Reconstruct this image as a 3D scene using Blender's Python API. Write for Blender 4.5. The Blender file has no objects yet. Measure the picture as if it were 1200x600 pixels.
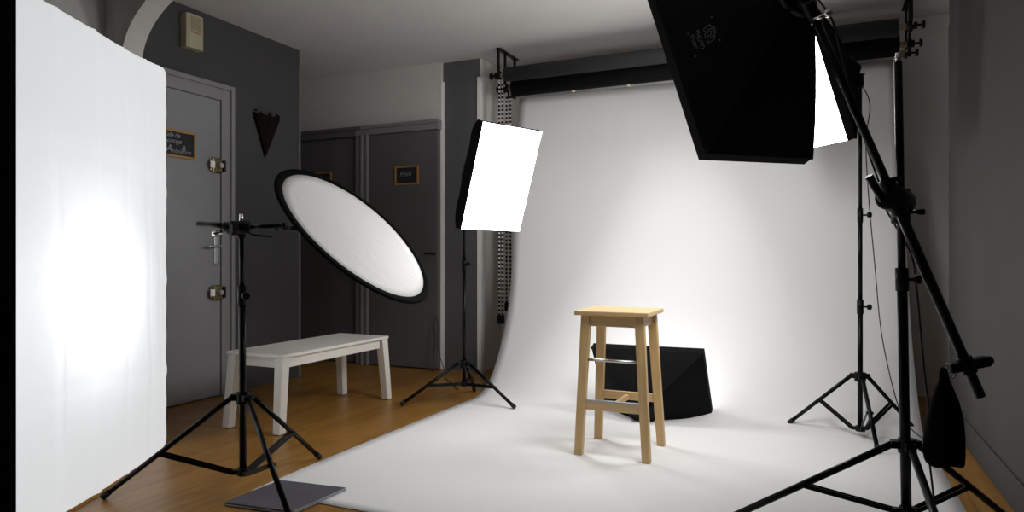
import bpy, bmesh, math, random
from mathutils import Vector, Matrix, Euler
random.seed(7)
scene = bpy.context.scene
COL = scene.collection
R = math.radians
V = Vector

# ------------------------------------------------------------------ materials
def new_mat(name):
    m = bpy.data.materials.new(name); m.use_nodes = True
    nt = m.node_tree; nt.nodes.clear()
    out = nt.nodes.new('ShaderNodeOutputMaterial')
    return m, nt, out

def paint(name, col, rough=0.6, vary=0.08, scale=6.0, bump=0.02, bscale=60.0, metallic=0.0, spec=0.5, detail=4.0):
    """Principled surface with slight procedural variation of colour and relief."""
    m, nt, out = new_mat(name)
    b = nt.nodes.new('ShaderNodeBsdfPrincipled')
    b.inputs['Roughness'].default_value = rough
    b.inputs['Metallic'].default_value = metallic
    b.inputs['Specular IOR Level'].default_value = spec
    tc = nt.nodes.new('ShaderNodeTexCoord')
    n = nt.nodes.new('ShaderNodeTexNoise'); n.inputs['Scale'].default_value = scale; n.inputs['Detail'].default_value = detail
    nt.links.new(tc.outputs['Object'], n.inputs['Vector'])
    r = nt.nodes.new('ShaderNodeValToRGB')
    lo = [max(0, c * (1 - vary)) for c in col]; hi = [min(1, c * (1 + vary)) for c in col]
    r.color_ramp.elements[0].position = .3; r.color_ramp.elements[1].position = .7
    r.color_ramp.elements[0].color = (*lo, 1); r.color_ramp.elements[1].color = (*hi, 1)
    nt.links.new(n.outputs['Fac'], r.inputs['Fac']); nt.links.new(r.outputs['Color'], b.inputs['Base Color'])
    if bump > 0:
        n2 = nt.nodes.new('ShaderNodeTexNoise'); n2.inputs['Scale'].default_value = bscale; n2.inputs['Detail'].default_value = 3
        nt.links.new(tc.outputs['Object'], n2.inputs['Vector'])
        bp = nt.nodes.new('ShaderNodeBump'); bp.inputs['Strength'].default_value = bump * 5; bp.inputs['Distance'].default_value = .004
        nt.links.new(n2.outputs['Fac'], bp.inputs['Height']); nt.links.new(bp.outputs['Normal'], b.inputs['Normal'])
    nt.links.new(b.outputs[0], out.inputs[0])
    return m

def wood(name, c1, c2, axis, rough=0.45, ring=9.0, stretch=14.0):
    m, nt, out = new_mat(name)
    b = nt.nodes.new('ShaderNodeBsdfPrincipled'); b.inputs['Roughness'].default_value = rough
    tc = nt.nodes.new('ShaderNodeTexCoord'); mp = nt.nodes.new('ShaderNodeMapping')
    s = [ring * stretch / 2] * 3; s[axis] = ring / 4
    mp.inputs['Scale'].default_value = s
    n = nt.nodes.new('ShaderNodeTexNoise'); n.inputs['Scale'].default_value = 1.0; n.inputs['Detail'].default_value = 5
    n.inputs['Distortion'].default_value = .6
    r = nt.nodes.new('ShaderNodeValToRGB')
    r.color_ramp.elements[0].position = .32; r.color_ramp.elements[1].position = .68
    r.color_ramp.elements[0].color = (*c1, 1); r.color_ramp.elements[1].color = (*c2, 1)
    nt.links.new(tc.outputs['Object'], mp.inputs[0]); nt.links.new(mp.outputs[0], n.inputs['Vector'])
    nt.links.new(n.outputs['Fac'], r.inputs['Fac']); nt.links.new(r.outputs['Color'], b.inputs['Base Color'])
    nt.links.new(b.outputs[0], out.inputs[0])
    return m

def floor_mat():
    m, nt, out = new_mat('oak_laminate')
    b = nt.nodes.new('ShaderNodeBsdfPrincipled')
    tc = nt.nodes.new('ShaderNodeTexCoord')
    mp = nt.nodes.new('ShaderNodeMapping'); mp.inputs['Rotation'].default_value = (0, 0, R(90))
    br = nt.nodes.new('ShaderNodeTexBrick')
    br.offset = .37; br.inputs['Scale'].default_value = 1.0
    br.inputs['Brick Width'].default_value = 1.25; br.inputs['Row Height'].default_value = .14
    br.inputs['Mortar Size'].default_value = .0016; br.inputs['Mortar Smooth'].default_value = .3; br.inputs['Bias'].default_value = 0
    br.inputs['Color1'].default_value = (.37, .190, .043, 1); br.inputs['Color2'].default_value = (.29, .142, .030, 1)
    br.inputs['Mortar'].default_value = (.13, .06, .014, 1)
    nt.links.new(tc.outputs['Object'], mp.inputs[0]); nt.links.new(mp.outputs[0], br.inputs['Vector'])
    mp2 = nt.nodes.new('ShaderNodeMapping'); mp2.inputs['Scale'].default_value = (26, 1.6, 1)
    n = nt.nodes.new('ShaderNodeTexNoise'); n.inputs['Scale'].default_value = 1.3; n.inputs['Detail'].default_value = 6; n.inputs['Distortion'].default_value = .8
    nt.links.new(tc.outputs['Object'], mp2.inputs[0]); nt.links.new(mp2.outputs[0], n.inputs['Vector'])
    r = nt.nodes.new('ShaderNodeValToRGB')
    r.color_ramp.elements[0].position = .3; r.color_ramp.elements[1].position = .75
    r.color_ramp.elements[0].color = (.70, .67, .62, 1); r.color_ramp.elements[1].color = (1.15, 1.12, 1.05, 1)
    nt.links.new(n.outputs['Fac'], r.inputs['Fac'])
    mx = nt.nodes.new('ShaderNodeMix'); mx.data_type = 'RGBA'; mx.blend_type = 'MULTIPLY'; mx.inputs['Factor'].default_value = 1
    nt.links.new(br.outputs['Color'], mx.inputs[6]); nt.links.new(r.outputs['Color'], mx.inputs[7])
    nt.links.new(mx.outputs[2], b.inputs['Base Color'])
    b.inputs['Roughness'].default_value = .36
    b.inputs['Specular IOR Level'].default_value = .4
    bp = nt.nodes.new('ShaderNodeBump'); bp.inputs['Strength'].default_value = .12; bp.inputs['Distance'].default_value = .002
    nt.links.new(n.outputs['Fac'], bp.inputs['Height']); nt.links.new(bp.outputs['Normal'], b.inputs['Normal'])
    nt.links.new(b.outputs[0], out.inputs[0])
    return m

def glow_mat(name, strength, col=(1, 1, 1)):
    m, nt, out = new_mat(name)
    e = nt.nodes.new('ShaderNodeEmission'); e.inputs[0].default_value = (*col, 1); e.inputs[1].default_value = strength
    nt.links.new(e.outputs[0], out.inputs[0])
    return m

def fabric_glow(name, emit):
    """thin white diffusion fabric: scatters room light, lets the lamp behind it through, evenly back-lit"""
    m, nt, out = new_mat(name)
    d = nt.nodes.new('ShaderNodeBsdfDiffuse'); d.inputs[0].default_value = (.80, .82, .85, 1)
    t = nt.nodes.new('ShaderNodeBsdfTranslucent'); t.inputs[0].default_value = (.9, .92, .95, 1)
    e = nt.nodes.new('ShaderNodeEmission'); e.inputs[0].default_value = (.96, .985, 1, 1); e.inputs[1].default_value = emit
    mx = nt.nodes.new('ShaderNodeMixShader'); mx.inputs[0].default_value = .5
    ad = nt.nodes.new('ShaderNodeAddShader')
    tc = nt.nodes.new('ShaderNodeTexCoord')
    n = nt.nodes.new('ShaderNodeTexNoise'); n.inputs['Scale'].default_value = 5; n.inputs['Detail'].default_value = 5; n.inputs['Distortion'].default_value = 1.0
    bp = nt.nodes.new('ShaderNodeBump'); bp.inputs['Strength'].default_value = .25; bp.inputs['Distance'].default_value = .02
    nt.links.new(tc.outputs['Object'], n.inputs['Vector']); nt.links.new(n.outputs['Fac'], bp.inputs['Height'])
    nt.links.new(bp.outputs['Normal'], d.inputs['Normal']); nt.links.new(bp.outputs['Normal'], t.inputs['Normal'])
    nt.links.new(d.outputs[0], mx.inputs[1]); nt.links.new(t.outputs[0], mx.inputs[2])
    nt.links.new(mx.outputs[0], ad.inputs[0]); nt.links.new(e.outputs[0], ad.inputs[1]); nt.links.new(ad.outputs[0], out.inputs[0])
    return m

def silver_mat():
    m, nt, out = new_mat('crinkled_silver')
    b = nt.nodes.new('ShaderNodeBsdfPrincipled')
    b.inputs['Base Color'].default_value = (.66, .66, .65, 1); b.inputs['Metallic'].default_value = .1; b.inputs['Roughness'].default_value = .62; b.inputs['Specular IOR Level'].default_value = .25
    tc = nt.nodes.new('ShaderNodeTexCoord')
    n = nt.nodes.new('ShaderNodeTexNoise'); n.inputs['Scale'].default_value = 9; n.inputs['Detail'].default_value = 6; n.inputs['Distortion'].default_value = 1.6
    bp = nt.nodes.new('ShaderNodeBump'); bp.inputs['Strength'].default_value = .28; bp.inputs['Distance'].default_value = .01
    nt.links.new(tc.outputs['Object'], n.inputs['Vector']); nt.links.new(n.outputs['Fac'], bp.inputs['Height']); nt.links.new(bp.outputs['Normal'], b.inputs['Normal'])
    nt.links.new(b.outputs[0], out.inputs[0])
    return m

M = dict(
    floor=floor_mat(),
    ceil=paint('ceiling_white', (.63, .61, .598), .85, .02, 3, .01),
    back_wall=paint('lightened_white_paint', (.80, .775, .75), .8, .02, 3, .02, 40),  # white wall paint, extra brightness put into the colour to offset weak light
    white_wall=paint('white_wall_paint', (.60, .575, .555), .8, .03, 3, .02, 40),
    arch=paint('off_white_plaster', (.56, .55, .525), .8, .04, 4, .03, 40),
    grey_wall=paint('charcoal_wall_paint', (.050, .0485, .051), .75, .06, 3, .03, 40),
    pillar=paint('slate_wall_paint', (.105, .103, .110), .75, .05, 3, .03, 40),
    right_wall=paint('mid_grey_wall_paint', (.062, .060, .060), .75, .05, 3, .03, 40),
    door=paint('grey_door_paint', (.235, .235, .25), .55, .04, 5, .01),
    door_frame=paint('grey_frame_paint', (.23, .225, .235), .5, .04, 5, .01),
    closet=paint('closet_grey_paint', (.115, .11, .113), .6, .05, 4, .01),
    bead=paint('white_corner_bead', (.85, .845, .835), .5, .03, 8, 0),
    right_bead=paint('grey_corner_bead', (.16, .155, .15), .5, .03, 8, 0),
    paper=paint('white_backdrop_paper', (.80, .80, .80), .75, .012, 2, .006, 12, spec=.25),
    roll_grey=paint('dark_grey_paper', (.028, .029, .032), .7, .05, 3, .01),
    roll_black=paint('black_paper', (.005, .005, .0055), .8, .1, 3, .01, spec=.15),
    core=paint('cardboard_core', (.55, .45, .30), .8, .08, 20, .02),
    black=paint('black_painted_metal', (.003, .003, .0033), .28, .15, 30, 0, spec=.16),
    plastic=paint('black_plastic', (.004, .004, .0044), .4, .15, 30, 0, spec=.16),
    rubber=paint('black_rubber', (.008, .008, .008), .8, .15, 30, 0),
    cloth=paint('black_nylon', (.0055, .0055, .006), .85, .2, 8, .03, 30, spec=.10),
    inner=paint('silver_lining', (.75, .75, .75), .35, .05, 10, .02, metallic=.7),
    chrome=paint('chrome', (.80, .80, .82), .15, .03, 10, 0, metallic=1),
    steel=paint('brushed_steel', (.55, .56, .58), .3, .06, 20, 0, metallic=1),
    brass=paint('aged_brass', (.20, .165, .09), .35, .15, 20, 0, metallic=1),
    birch_x=wood('birch_along', (.58, .39, .185), (.68, .48, .25), 0),
    birch_y=wood('birch_across', (.58, .39, .185), (.68, .48, .25), 1),
    birch_z=wood('birch_upright', (.54, .355, .155), (.64, .44, .21), 2),
    bench=paint('cream_white_lacquer', (.72, .70, .65), .45, .04, 6, .005),
    panel=fabric_glow('backlit_panel_fabric', .44),
    silver=silver_mat(),
    band=paint('black_rim_band', (.003, .003, .003), .95, .2, 40, .03, spec=.03),
    mat=paint('dark_grey_board', (.090, .086, .102), .55, .06, 6, .01),
    matedge=paint('pale_board_edge', (.42, .48, .55), .6, .05, 10, 0),
    slate=paint('blackboard_slate', (.014, .015, .018), .8, .3, 20, .02),
    oakframe=wood('oak_sign_frame', (.33, .17, .045), (.45, .25, .075), 1),
    chalk=paint('white_chalk', (.27, .28, .30), .9, .3, 200, 0),
    beige=paint('aged_beige_plastic', (.42, .385, .26), .5, .05, 10, 0),
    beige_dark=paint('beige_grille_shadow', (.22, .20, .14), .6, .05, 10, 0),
    red=paint('red_print', (.35, .03, .02), .6, .1, 10, 0),
    rust=paint('rusted_metal', (.010, .006, .005), .85, .5, 18, .04, 30, spec=.1),
    logo=paint('grey_print', (.16, .155, .15), .7, .3, 60, 0),
    chain=paint('white_chain_cord', (.75, .74, .72), .5, .03, 10, 0),
    sand=paint('black_sandbag_cloth', (.003, .003, .003), .9, .2, 10, .05, 40, spec=.05),
    cream=paint('cream_clip', (.75, .68, .45), .5, .05, 10, 0),
)

# ------------------------------------------------------------------ mesh helpers
def box(bm, a, b, mi=0):
    x0, y0, z0 = a; x1, y1, z1 = b
    v = [bm.verts.new(p) for p in ((x0,y0,z0),(x1,y0,z0),(x1,y1,z0),(x0,y1,z0),(x0,y0,z1),(x1,y0,z1),(x1,y1,z1),(x0,y1,z1))]
    for f in ((3,2,1,0),(4,5,6,7),(0,1,5,4),(1,2,6,5),(2,3,7,6),(3,0,4,7)):
        bm.faces.new([v[i] for i in f]).material_index = mi
    return v

def frame_of(d):
    d = V(d).normalized()
    up = V((0,0,1)) if abs(d.z) < .95 else V((1,0,0))
    x = d.cross(up).normalized(); y = x.cross(d).normalized()
    return x, y, d

def cyl(bm, a, b, r0, r1=None, n=16, mi=0):
    """closed cylinder / cone between two points"""
    a, b = V(a), V(b); r1 = r0 if r1 is None else r1
    x, y, _ = frame_of(b - a)
    A = [bm.verts.new(a + (x*math.cos(t) + y*math.sin(t))*r0) for t in [2*math.pi*i/n for i in range(n)]]
    B = [bm.verts.new(b + (x*math.cos(t) + y*math.sin(t))*r1) for t in [2*math.pi*i/n for i in range(n)]]
    for i in range(n):
        f = bm.faces.new((A[i], A[(i+1)%n], B[(i+1)%n], B[i])); f.smooth = True; f.material_index = mi
    bm.faces.new(A[::-1]).material_index = mi; bm.faces.new(B).material_index = mi

def bar(bm, a, b, w, h, mi=0, side=None):
    """rectangular bar between two points; w along side/horizontal, h across"""
    a, b = V(a), V(b)
    x, y, d = frame_of(b - a)
    if side is not None:
        x = (V(side) - d*V(side).dot(d)).normalized(); y = d.cross(x)
    q = [(-1,-1),(1,-1),(1,1),(-1,1)]
    A = [bm.verts.new(a + x*w/2*i + y*h/2*j) for i, j in q]; B = [bm.verts.new(b + x*w/2*i + y*h/2*j) for i, j in q]
    for i in range(4): bm.faces.new((A[i], A[(i+1)%4], B[(i+1)%4], B[i])).material_index = mi
    bm.faces.new(A[::-1]).material_index = mi; bm.faces.new(B).material_index = mi

def taper(bm, a, b, wa, da, wb, db, mi=0):
    """post from a to b with axis-aligned rectangular ends"""
    def q(p, w, d): return [bm.verts.new((p[0]+i*w/2, p[1]+j*d/2, p[2])) for i, j in ((-1,-1),(1,-1),(1,1),(-1,1))]
    A, B = q(a, wa, da), q(b, wb, db)
    for i in range(4): bm.faces.new((A[i], A[(i+1)%4], B[(i+1)%4], B[i])).material_index = mi
    bm.faces.new(A[::-1]).material_index = mi; bm.faces.new(B).material_index = mi

def smooth_path(pts, sub=6):
    pts = [V(p) for p in pts]; out = []
    P = [pts[0]*2 - pts[1]] + pts + [pts[-1]*2 - pts[-2]]
    for i in range(1, len(P)-2):
        p0, p1, p2, p3 = P[i-1:i+3]
        for k in range(sub):
            t = k/sub
            out.append(.5*((2*p1) + (p2-p0)*t + (2*p0-5*p1+4*p2-p3)*t*t + (3*p1-p0-3*p2+p3)*t**3))
    return out + [pts[-1]]

def tube(bm, pts, r, n=8, mi=0):
    rings = []; prev = None
    for i, p in enumerate(pts):
        d = (pts[min(i+1, len(pts)-1)] - pts[max(i-1, 0)]).normalized()
        x = frame_of(d)[0] if prev is None else (prev - d*prev.dot(d)).normalized()
        prev = x; y = d.cross(x)
        rings.append([bm.verts.new(p + (x*math.cos(t) + y*math.sin(t))*r) for t in [2*math.pi*k/n for k in range(n)]])
    for a, b in zip(rings, rings[1:]):
        for k in range(n):
            f = bm.faces.new((a[k], a[(k+1)%n], b[(k+1)%n], b[k])); f.smooth = True; f.material_index = mi
    bm.faces.new(rings[0][::-1]).material_index = mi; bm.faces.new(rings[-1]).material_index = mi

def prism(bm, poly, f, mi=0):
    """extrude a 2-D outline: f(u, v, k) -> point, k = 0 / 1"""
    A = [bm.verts.new(f(u, v, 0)) for u, v in poly]; B = [bm.verts.new(f(u, v, 1)) for u, v in poly]; n = len(poly)
    for i in range(n): bm.faces.new((A[i], A[(i+1)%n], B[(i+1)%n], B[i])).material_index = mi
    bm.faces.new(A[::-1]).material_index = mi; bm.faces.new(B).material_index = mi

def ball(bm, c, r, n=10, sx=1, sy=1, sz=1, mi=0):
    res = bmesh.ops.create_uvsphere(bm, u_segments=n, v_segments=max(4, n//2+1), radius=1)
    for v in res['verts']: v.co = V(c) + V((v.co.x*r*sx, v.co.y*r*sy, v.co.z*r*sz))
    for f in {f for v in res['verts'] for f in v.link_faces}: f.smooth = True; f.material_index = mi

def obj(name, bm, mat, parent=None, bevel=0.0, seg=2, recalc=True, solid=0.0):
    if recalc: bmesh.ops.recalc_face_normals(bm, faces=bm.faces)
    me = bpy.data.meshes.new(name); bm.to_mesh(me); bm.free()
    for m in (mat if isinstance(mat, (list, tuple)) else [mat]): me.materials.append(m)
    o = bpy.data.objects.new(name, me); COL.objects.link(o)
    if parent: o.parent = parent
    if bevel:
        b = o.modifiers.new('bevel', 'BEVEL'); b.width = bevel; b.segments = seg; b.limit_method = 'ANGLE'; b.angle_limit = R(40)
    if solid:
        s = o.modifiers.new('solid', 'SOLIDIFY'); s.thickness = solid; s.offset = 0
    return o

def B(): return bmesh.new()
def tag(o, label, cat, group=None, kind=None):
    o['label'] = label; o['category'] = cat
    if group: o['group'] = group
    if kind: o['kind'] = kind
    return o
def thing(name, label, cat, loc=(0,0,0), group=None, rot=None):
    o = bpy.data.objects.new(name, None); o.empty_display_size = .1; COL.objects.link(o)
    o.location = loc
    if rot: o.rotation_euler = rot
    return tag(o, label, cat, group)
def struct(name, bm, mat, label=None, **k):
    o = obj(name, bm, mat, **k); o['kind'] = 'structure'
    if label: o['label'] = label
    return o
def sub(bm_points, origin): return [V(p) - V(origin) for p in bm_points]

# ------------------------------------------------------------------ room shell
CEIL = 2.70
XL, XR, YB = -3.93, 0.70, 5.62
b = B(); box(b, (-6.0, -1.6, -.08), (1.6, YB + .15, 0)); struct('floor', b, M['floor'], 'warm brown wood plank floor')
b = B(); box(b, (-6.0, -1.6, CEIL), (1.6, YB + .15, CEIL + .08)); struct('ceiling', b, M['ceil'], 'pale ceiling')
b = B(); box(b, (XL - .15, 2.6, 0), (XL, 4.42, CEIL)); struct('wall_left', b, M['grey_wall'], 'charcoal wall with the grey door')
# plastered arch between the two rooms
arch = [(-4.08, 0), (-3.43, 0), (-3.43, 2.04)]
for i in range(1, 17):
    t = math.pi/2*i/16; arch.append((-2.78 - .65*math.cos(t), 2.04 + .43*math.sin(t)))
arch += [(1.2, 2.47), (1.2, CEIL), (-4.08, CEIL)]
b = B(); prism(b, arch, lambda u, v, k: (u, 2.48 + .12*k, v)); struct('wall_arch', b, M['arch'], 'off white wall with a rounded arch opening')
b = B(); box(b, (-3.72, -1.6, 0), (-3.56, 2.48, CEIL)); struct('wall_side', b, M['arch'], 'pale wall in front of the arch')
b = B(); box(b, (-6.0, -1.75, 0), (1.6, -1.6, CEIL)); struct('wall_front', b, M['right_wall'])
b = B(); box(b, (XR, -1.6, 0), (1.3, 4.80, CEIL)); struct('wall_right', b, M['right_wall'], 'mid grey wall at the right')
b = B(); box(b, (XR - .012, -1.6, 0), (XR, 4.80, .135)); struct('baseboard_right', b, M['right_wall'], 'grey skirting board', bevel=.004)
b = B(); box(b, (-2.66, YB, 0), (1.5, YB + .15, CEIL)); struct('wall_back', b, M['back_wall'], 'white wall behind the paper backdrop')
b = B(); box(b, (1.3, 4.80, 0), (1.45, YB, CEIL)); struct('wall_alcove', b, M['back_wall'])
# pillar: slate front, white flank
b = B(); box(b, (-3.035, 5.235, 0), (-2.675, 5.36, CEIL)); struct('wall_pillar', b, M['pillar'], 'slate grey pillar face')
b = B(); box(b, (-3.035, 5.25, 0), (-2.66, YB + .15, CEIL)); struct('wall_flank', b, M['back_wall'], 'white side of the pillar')
# closet wall: pale above, doors below
b = B(); box(b, (-5.6, 5.20, 2.19), (-3.035, 5.36, CEIL)); struct('wall_closet', b, M['white_wall'], 'pale wall above the closet doors')
b = B(); box(b, (-5.6, 5.24, 0), (-3.035, 5.36, 2.19)); struct('wall_recess', b, M['closet'])
b = B(); box(b, (-5.75, 2.6, 0), (-5.6, 5.36, CEIL)); struct('wall_hall', b, M['grey_wall'])
# corner beads
b = B(); box(b, (XL - .012, 4.412, 0), (XL + .006, 4.426, 2.55)); struct('trim_1', b, M['door_frame'], 'corner bead of the charcoal wall')
b = B(); box(b, (-3.052, 5.218, 0), (-3.022, 5.246, 2.53)); struct('trim_2', b, M['bead'], 'white corner bead left of the pillar')
b = B(); box(b, (-2.692, 5.222, 0), (-2.655, 5.262, 2.54)); struct('trim_3', b, M['bead'], 'white corner bead right of the pillar')
b = B(); box(b, (XR - .005, 4.79, 0), (XR + .02, 4.806, 2.38)); struct('trim_4', b, M['right_bead'], 'corner bead of the grey right wall')

# door_1 on the left wall ---------------------------------------------------
d1 = bpy.data.objects.new('door_1', None); COL.objects.link(d1); d1['kind'] = 'structure'; d1['label'] = 'grey panel door in the charcoal wall'; d1['category'] = 'door'
b = B()
for (y0, y1, z0, z1) in ((2.665, 2.755, 0, 2.21), (3.585, 3.685, 0, 2.21), (2.755, 3.585, 2.11, 2.21)):
    box(b, (XL, y0, z0), (XL + .035, y1, z1))
for (y0, y1, z0, z1) in ((2.66, 2.69, 0, 2.225), (3.66, 3.692, 0, 2.225), (2.69, 3.66, 2.19, 2.225)):
    box(b, (XL, y0, z0), (XL + .052, y1, z1))
obj('door_frame', b, M['door_frame'], d1, bevel=.004)
b = B(); box(b, (XL, 2.757, .008), (XL + .022, 3.583, 2.108)); obj('door_leaf', b, M['door'], d1, bevel=.003)
b = B(); box(b, (XL + .022, 3.525, .945), (XL + .029, 3.560, 1.135)); hp = obj('handle_plate', b, M['steel'], d1, bevel=.003)
b = B()
cyl(b, (XL + .029, 3.543, 1.068), (XL + .075, 3.543, 1.068), .009)
tube(b, smooth_path([(XL + .072, 3.543, 1.068), (XL + .076, 3.51, 1.068), (XL + .075, 3.43, 1.064)], 4), .008)
obj('lever', b, M['steel'], hp)
for z in (1.641, .742):
    b = B(); box(b, (XL + .022, 3.50, z - .052), (XL + .046, 3.583, z + .052)); box(b, (XL + .022, 3.482, z - .044), (XL + .038, 3.50, z + .044))
    lk = obj('rim_lock', b, M['brass'], d1, bevel=.006); lk['label'] = 'brass surface lock'
    b = B(); box(b, (XL + .046, 3.468, z - .024), (XL + .060, 3.505, z + .024)); obj('lock_button', b, M['bead'], lk, bevel=.003)
    b = B(); cyl(b, (XL + .046, 3.555, z), (XL + .072, 3.555, z), .021, .017, 18); obj('lock_knob', b, M['steel'], lk)
    b = B(); box(b, (XL + .036, 3.588, z - .04), (XL + .055, 3.606, z + .04)); obj('strike_box', b, M['black'], lk, bevel=.004)

# closet doors ---------------------------------------------------------------
d2 = bpy.data.objects.new('door_2', None); COL.objects.link(d2); d2['kind'] = 'structure'; d2['label'] = 'dark grey closet door nearer the charcoal wall'; d2['category'] = 'door'
b = B(); box(b, (-4.74, 5.195, .01), (-3.935, 5.24, 2.105)); obj('door_leaf', b, M['closet'], d2, bevel=.003)
b = B(); box(b, (-4.86, 5.165, 0), (-4.745, 5.24, 2.2)); box(b, (-4.86, 5.155, 2.11), (-3.93, 5.24, 2.165)); box(b, (-4.88, 5.14, 2.165), (-3.86, 5.24, 2.195)); obj('door_frame', b, M['closet'], d2, bevel=.004)
d3 = bpy.data.objects.new('door_3', None); COL.objects.link(d3); d3['kind'] = 'structure'; d3['label'] = 'dark grey closet door beside the pillar'; d3['category'] = 'door'
b = B(); box(b, (-3.775, 5.165, .012), (-3.052, 5.24, 2.105)); obj('door_leaf', b, M['closet'], d3, bevel=.003)
b = B()
box(b, (-3.930, 5.165, 0), (-3.780, 5.24, 2.11)); box(b, (-3.862, 5.145, 0), (-3.838, 5.17, 2.11)); box(b, (-3.806, 5.145, 0), (-3.780, 5.17, 2.11))
box(b, (-3.928, 5.155, 2.11), (-3.04, 5.24, 2.165)); box(b, (-3.859, 5.14, 2.165), (-3.04, 5.24, 2.195))
obj('door_frame', b, M['door_frame'], d3, bevel=.004)
b = B(); cyl(b, (-3.075, 5.165, 1.02), (-3.075, 5.12, 1.02), .009); tube(b, [V((-3.072, 5.122, 1.02)), V((-3.11, 5.118, 1.02)), V((-3.16, 5.118, 1.018))], .007)
obj('lever', b, M['black'], d3)

# ------------------------------------------------------------------ text helper
def text_polys(body, size, shear=0.0, spacing=1.0, off=0.0):
    cu = bpy.data.curves.new('lettering', 'FONT'); cu.body = body; cu.size = size; cu.shear = shear
    cu.space_character = spacing; cu.align_x = 'LEFT'; cu.offset = off; cu.resolution_u = 3
    o = bpy.data.objects.new('lettering', cu); COL.objects.link(o)
    dg = bpy.context.evaluated_depsgraph_get(); me = bpy.data.meshes.new_from_object(o.evaluated_get(dg))
    vs = [v.co.copy() for v in me.vertices]; fs = [tuple(p.vertices) for p in me.polygons]
    bpy.data.objects.remove(o); bpy.data.curves.remove(cu); bpy.data.meshes.remove(me)
    return vs, fs

def put_text(bm, body, size, f, shear=0.0, spacing=1.0, off=0.0):
    vs, fs = text_polys(body, size, shear, spacing, off)
    vv = [bm.verts.new(f(v.x, v.y)) for v in vs]
    for q in fs:
        try: bm.faces.new([vv[i] for i in q])
        except ValueError: pass

# chalkboard signs --------------------------------------------------------------
def chalk_sign(label, group, fx, w, h, lines, frame=.016):
    """fx(u, v, n): u right, v up, n out of the wall"""
    t = thing('chalkboard_sign', label, 'sign', fx(w/2, 0, 0), group)
    o = V(fx(w/2, 0, 0)); F = lambda u, v, n: V(fx(u, v, n)) - o
    def bx(bm, u0, v0, u1, v1, n0, n1):
        prism(bm, [(u0, v0), (u1, v0), (u1, v1), (u0, v1)], lambda u, v, k: F(u, v, n0 + (n1 - n0)*k))
    b = B(); bx(b, frame*.6, frame*.6, w - frame*.6, h - frame*.6, .001, .007); obj('slate', b, M['slate'], t)
    b = B()
    for q in ((0, 0, w, frame), (0, h - frame, w, h), (0, frame, frame, h - frame), (w - frame, frame, w, h - frame)): bx(b, *q, .001, .013)
    obj('sign_frame', b, M['oakframe'], t, bevel=.002)
    if not lines: return t
    b = B()
    for (tx, u, v, s, sh, sp) in lines:
        put_text(b, tx, s, lambda a, c: F(u + a, v + c, .0078), sh, sp)
    obj('lettering', b, M['chalk'], t, recalc=False)
    return t
chalk_sign('oak framed chalkboard with several lines of handwriting on the pale grey door', 'chalkboard signs', lambda u, v, n: (XL + .022 + n, 3.03 + u, 1.655 + v), .335, .185,
    [('Salle de', .085, .132, .046, .35, .9), ('montage', .075, .094, .044, .35, .95), ('&', .222, .052, .05, .25, 1), ('A', .100, .030, .074, .25, 1), ('nimation', .146, .030, .043, .35, 1.0)])
chalk_sign('small chalkboard with one written word on the closet door beside the pillar', 'chalkboard signs', lambda u, v, n: (-3.49 + u, 5.165 - n, 1.635 + v), .25, .17,
    [('Privé', .052, .078, .062, .25, .95)])
chalk_sign('small chalkboard mostly hidden behind the round reflector on the far closet door', 'chalkboard signs', lambda u, v, n: (-4.475 + u, 5.195 - n, 1.63 + v), .25, .17,
    [])

# alarm sounder box --------------------------------------------------------------
t = thing('alarm_sounder', 'beige plastic sounder box high on the charcoal wall above the grey door', 'alarm', (XL, 3.335, 2.40))
b = B(); prism(b, [(-.07, 0), (.07, 0), (.07, .058), (.045, .070), (-.045, .070), (-.07, .058)], lambda u, v, k: (v, u, .004 + .232*k)); obj('case', b, M['beige'], t, bevel=.005)
b = B()
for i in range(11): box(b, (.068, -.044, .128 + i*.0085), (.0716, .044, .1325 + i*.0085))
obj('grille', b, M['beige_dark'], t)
b = B()
for i, (y, w) in enumerate(((-.038, .010), (-.022, .012), (-.004, .009), (.010, .010), (.025, .008))): box(b, (.0698, y, .108), (.0712, y + w, .117))
obj('marking', b, M['red'], t)

# rusty cone sconce ---------------------------------------------------------------
t = thing('wall_cone', 'dark rusty metal cone with jagged rim hanging on the charcoal wall', 'wall vase', (XL, 4.03, 1.765))
b = B(); nseg = 15; tip = V((.012, 0, 0)); rim = []
for i in range(nseg + 1):
    a = math.pi*i/nseg; y = -.125*math.cos(a); x = .006 + .09*math.sin(a)
    rim.append(V((x, y, .315 + (.014 if i % 3 == 0 else -.010) + .01*math.sin(i*2.3))))
lo = [tip + (p - tip)*.04 for p in rim]
A = [b.verts.new(p) for p in lo]; C2 = [b.verts.new(p) for p in rim]
for i in range(nseg): b.faces.new((A[i], A[i+1], C2[i+1], C2[i])).smooth = True
A2 = [b.verts.new((.002, -.125, .33)), b.verts.new((.002, .125, .33)), b.verts.new((.002, .004, 0)), b.verts.new((.002, -.004, 0))]; b.faces.new(A2)
obj('cone', b, M['rust'], t, solid=.004)
for y, z, s in ((.118, .335, .012), (.128, .322, .010), (-.115, .342, .010)):
    b = B(); ball(b, (.02 + .06*(1 - abs(y)/.13), y, z), s, 8); obj('rim_curl', b, M['rust'], t)

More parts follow.
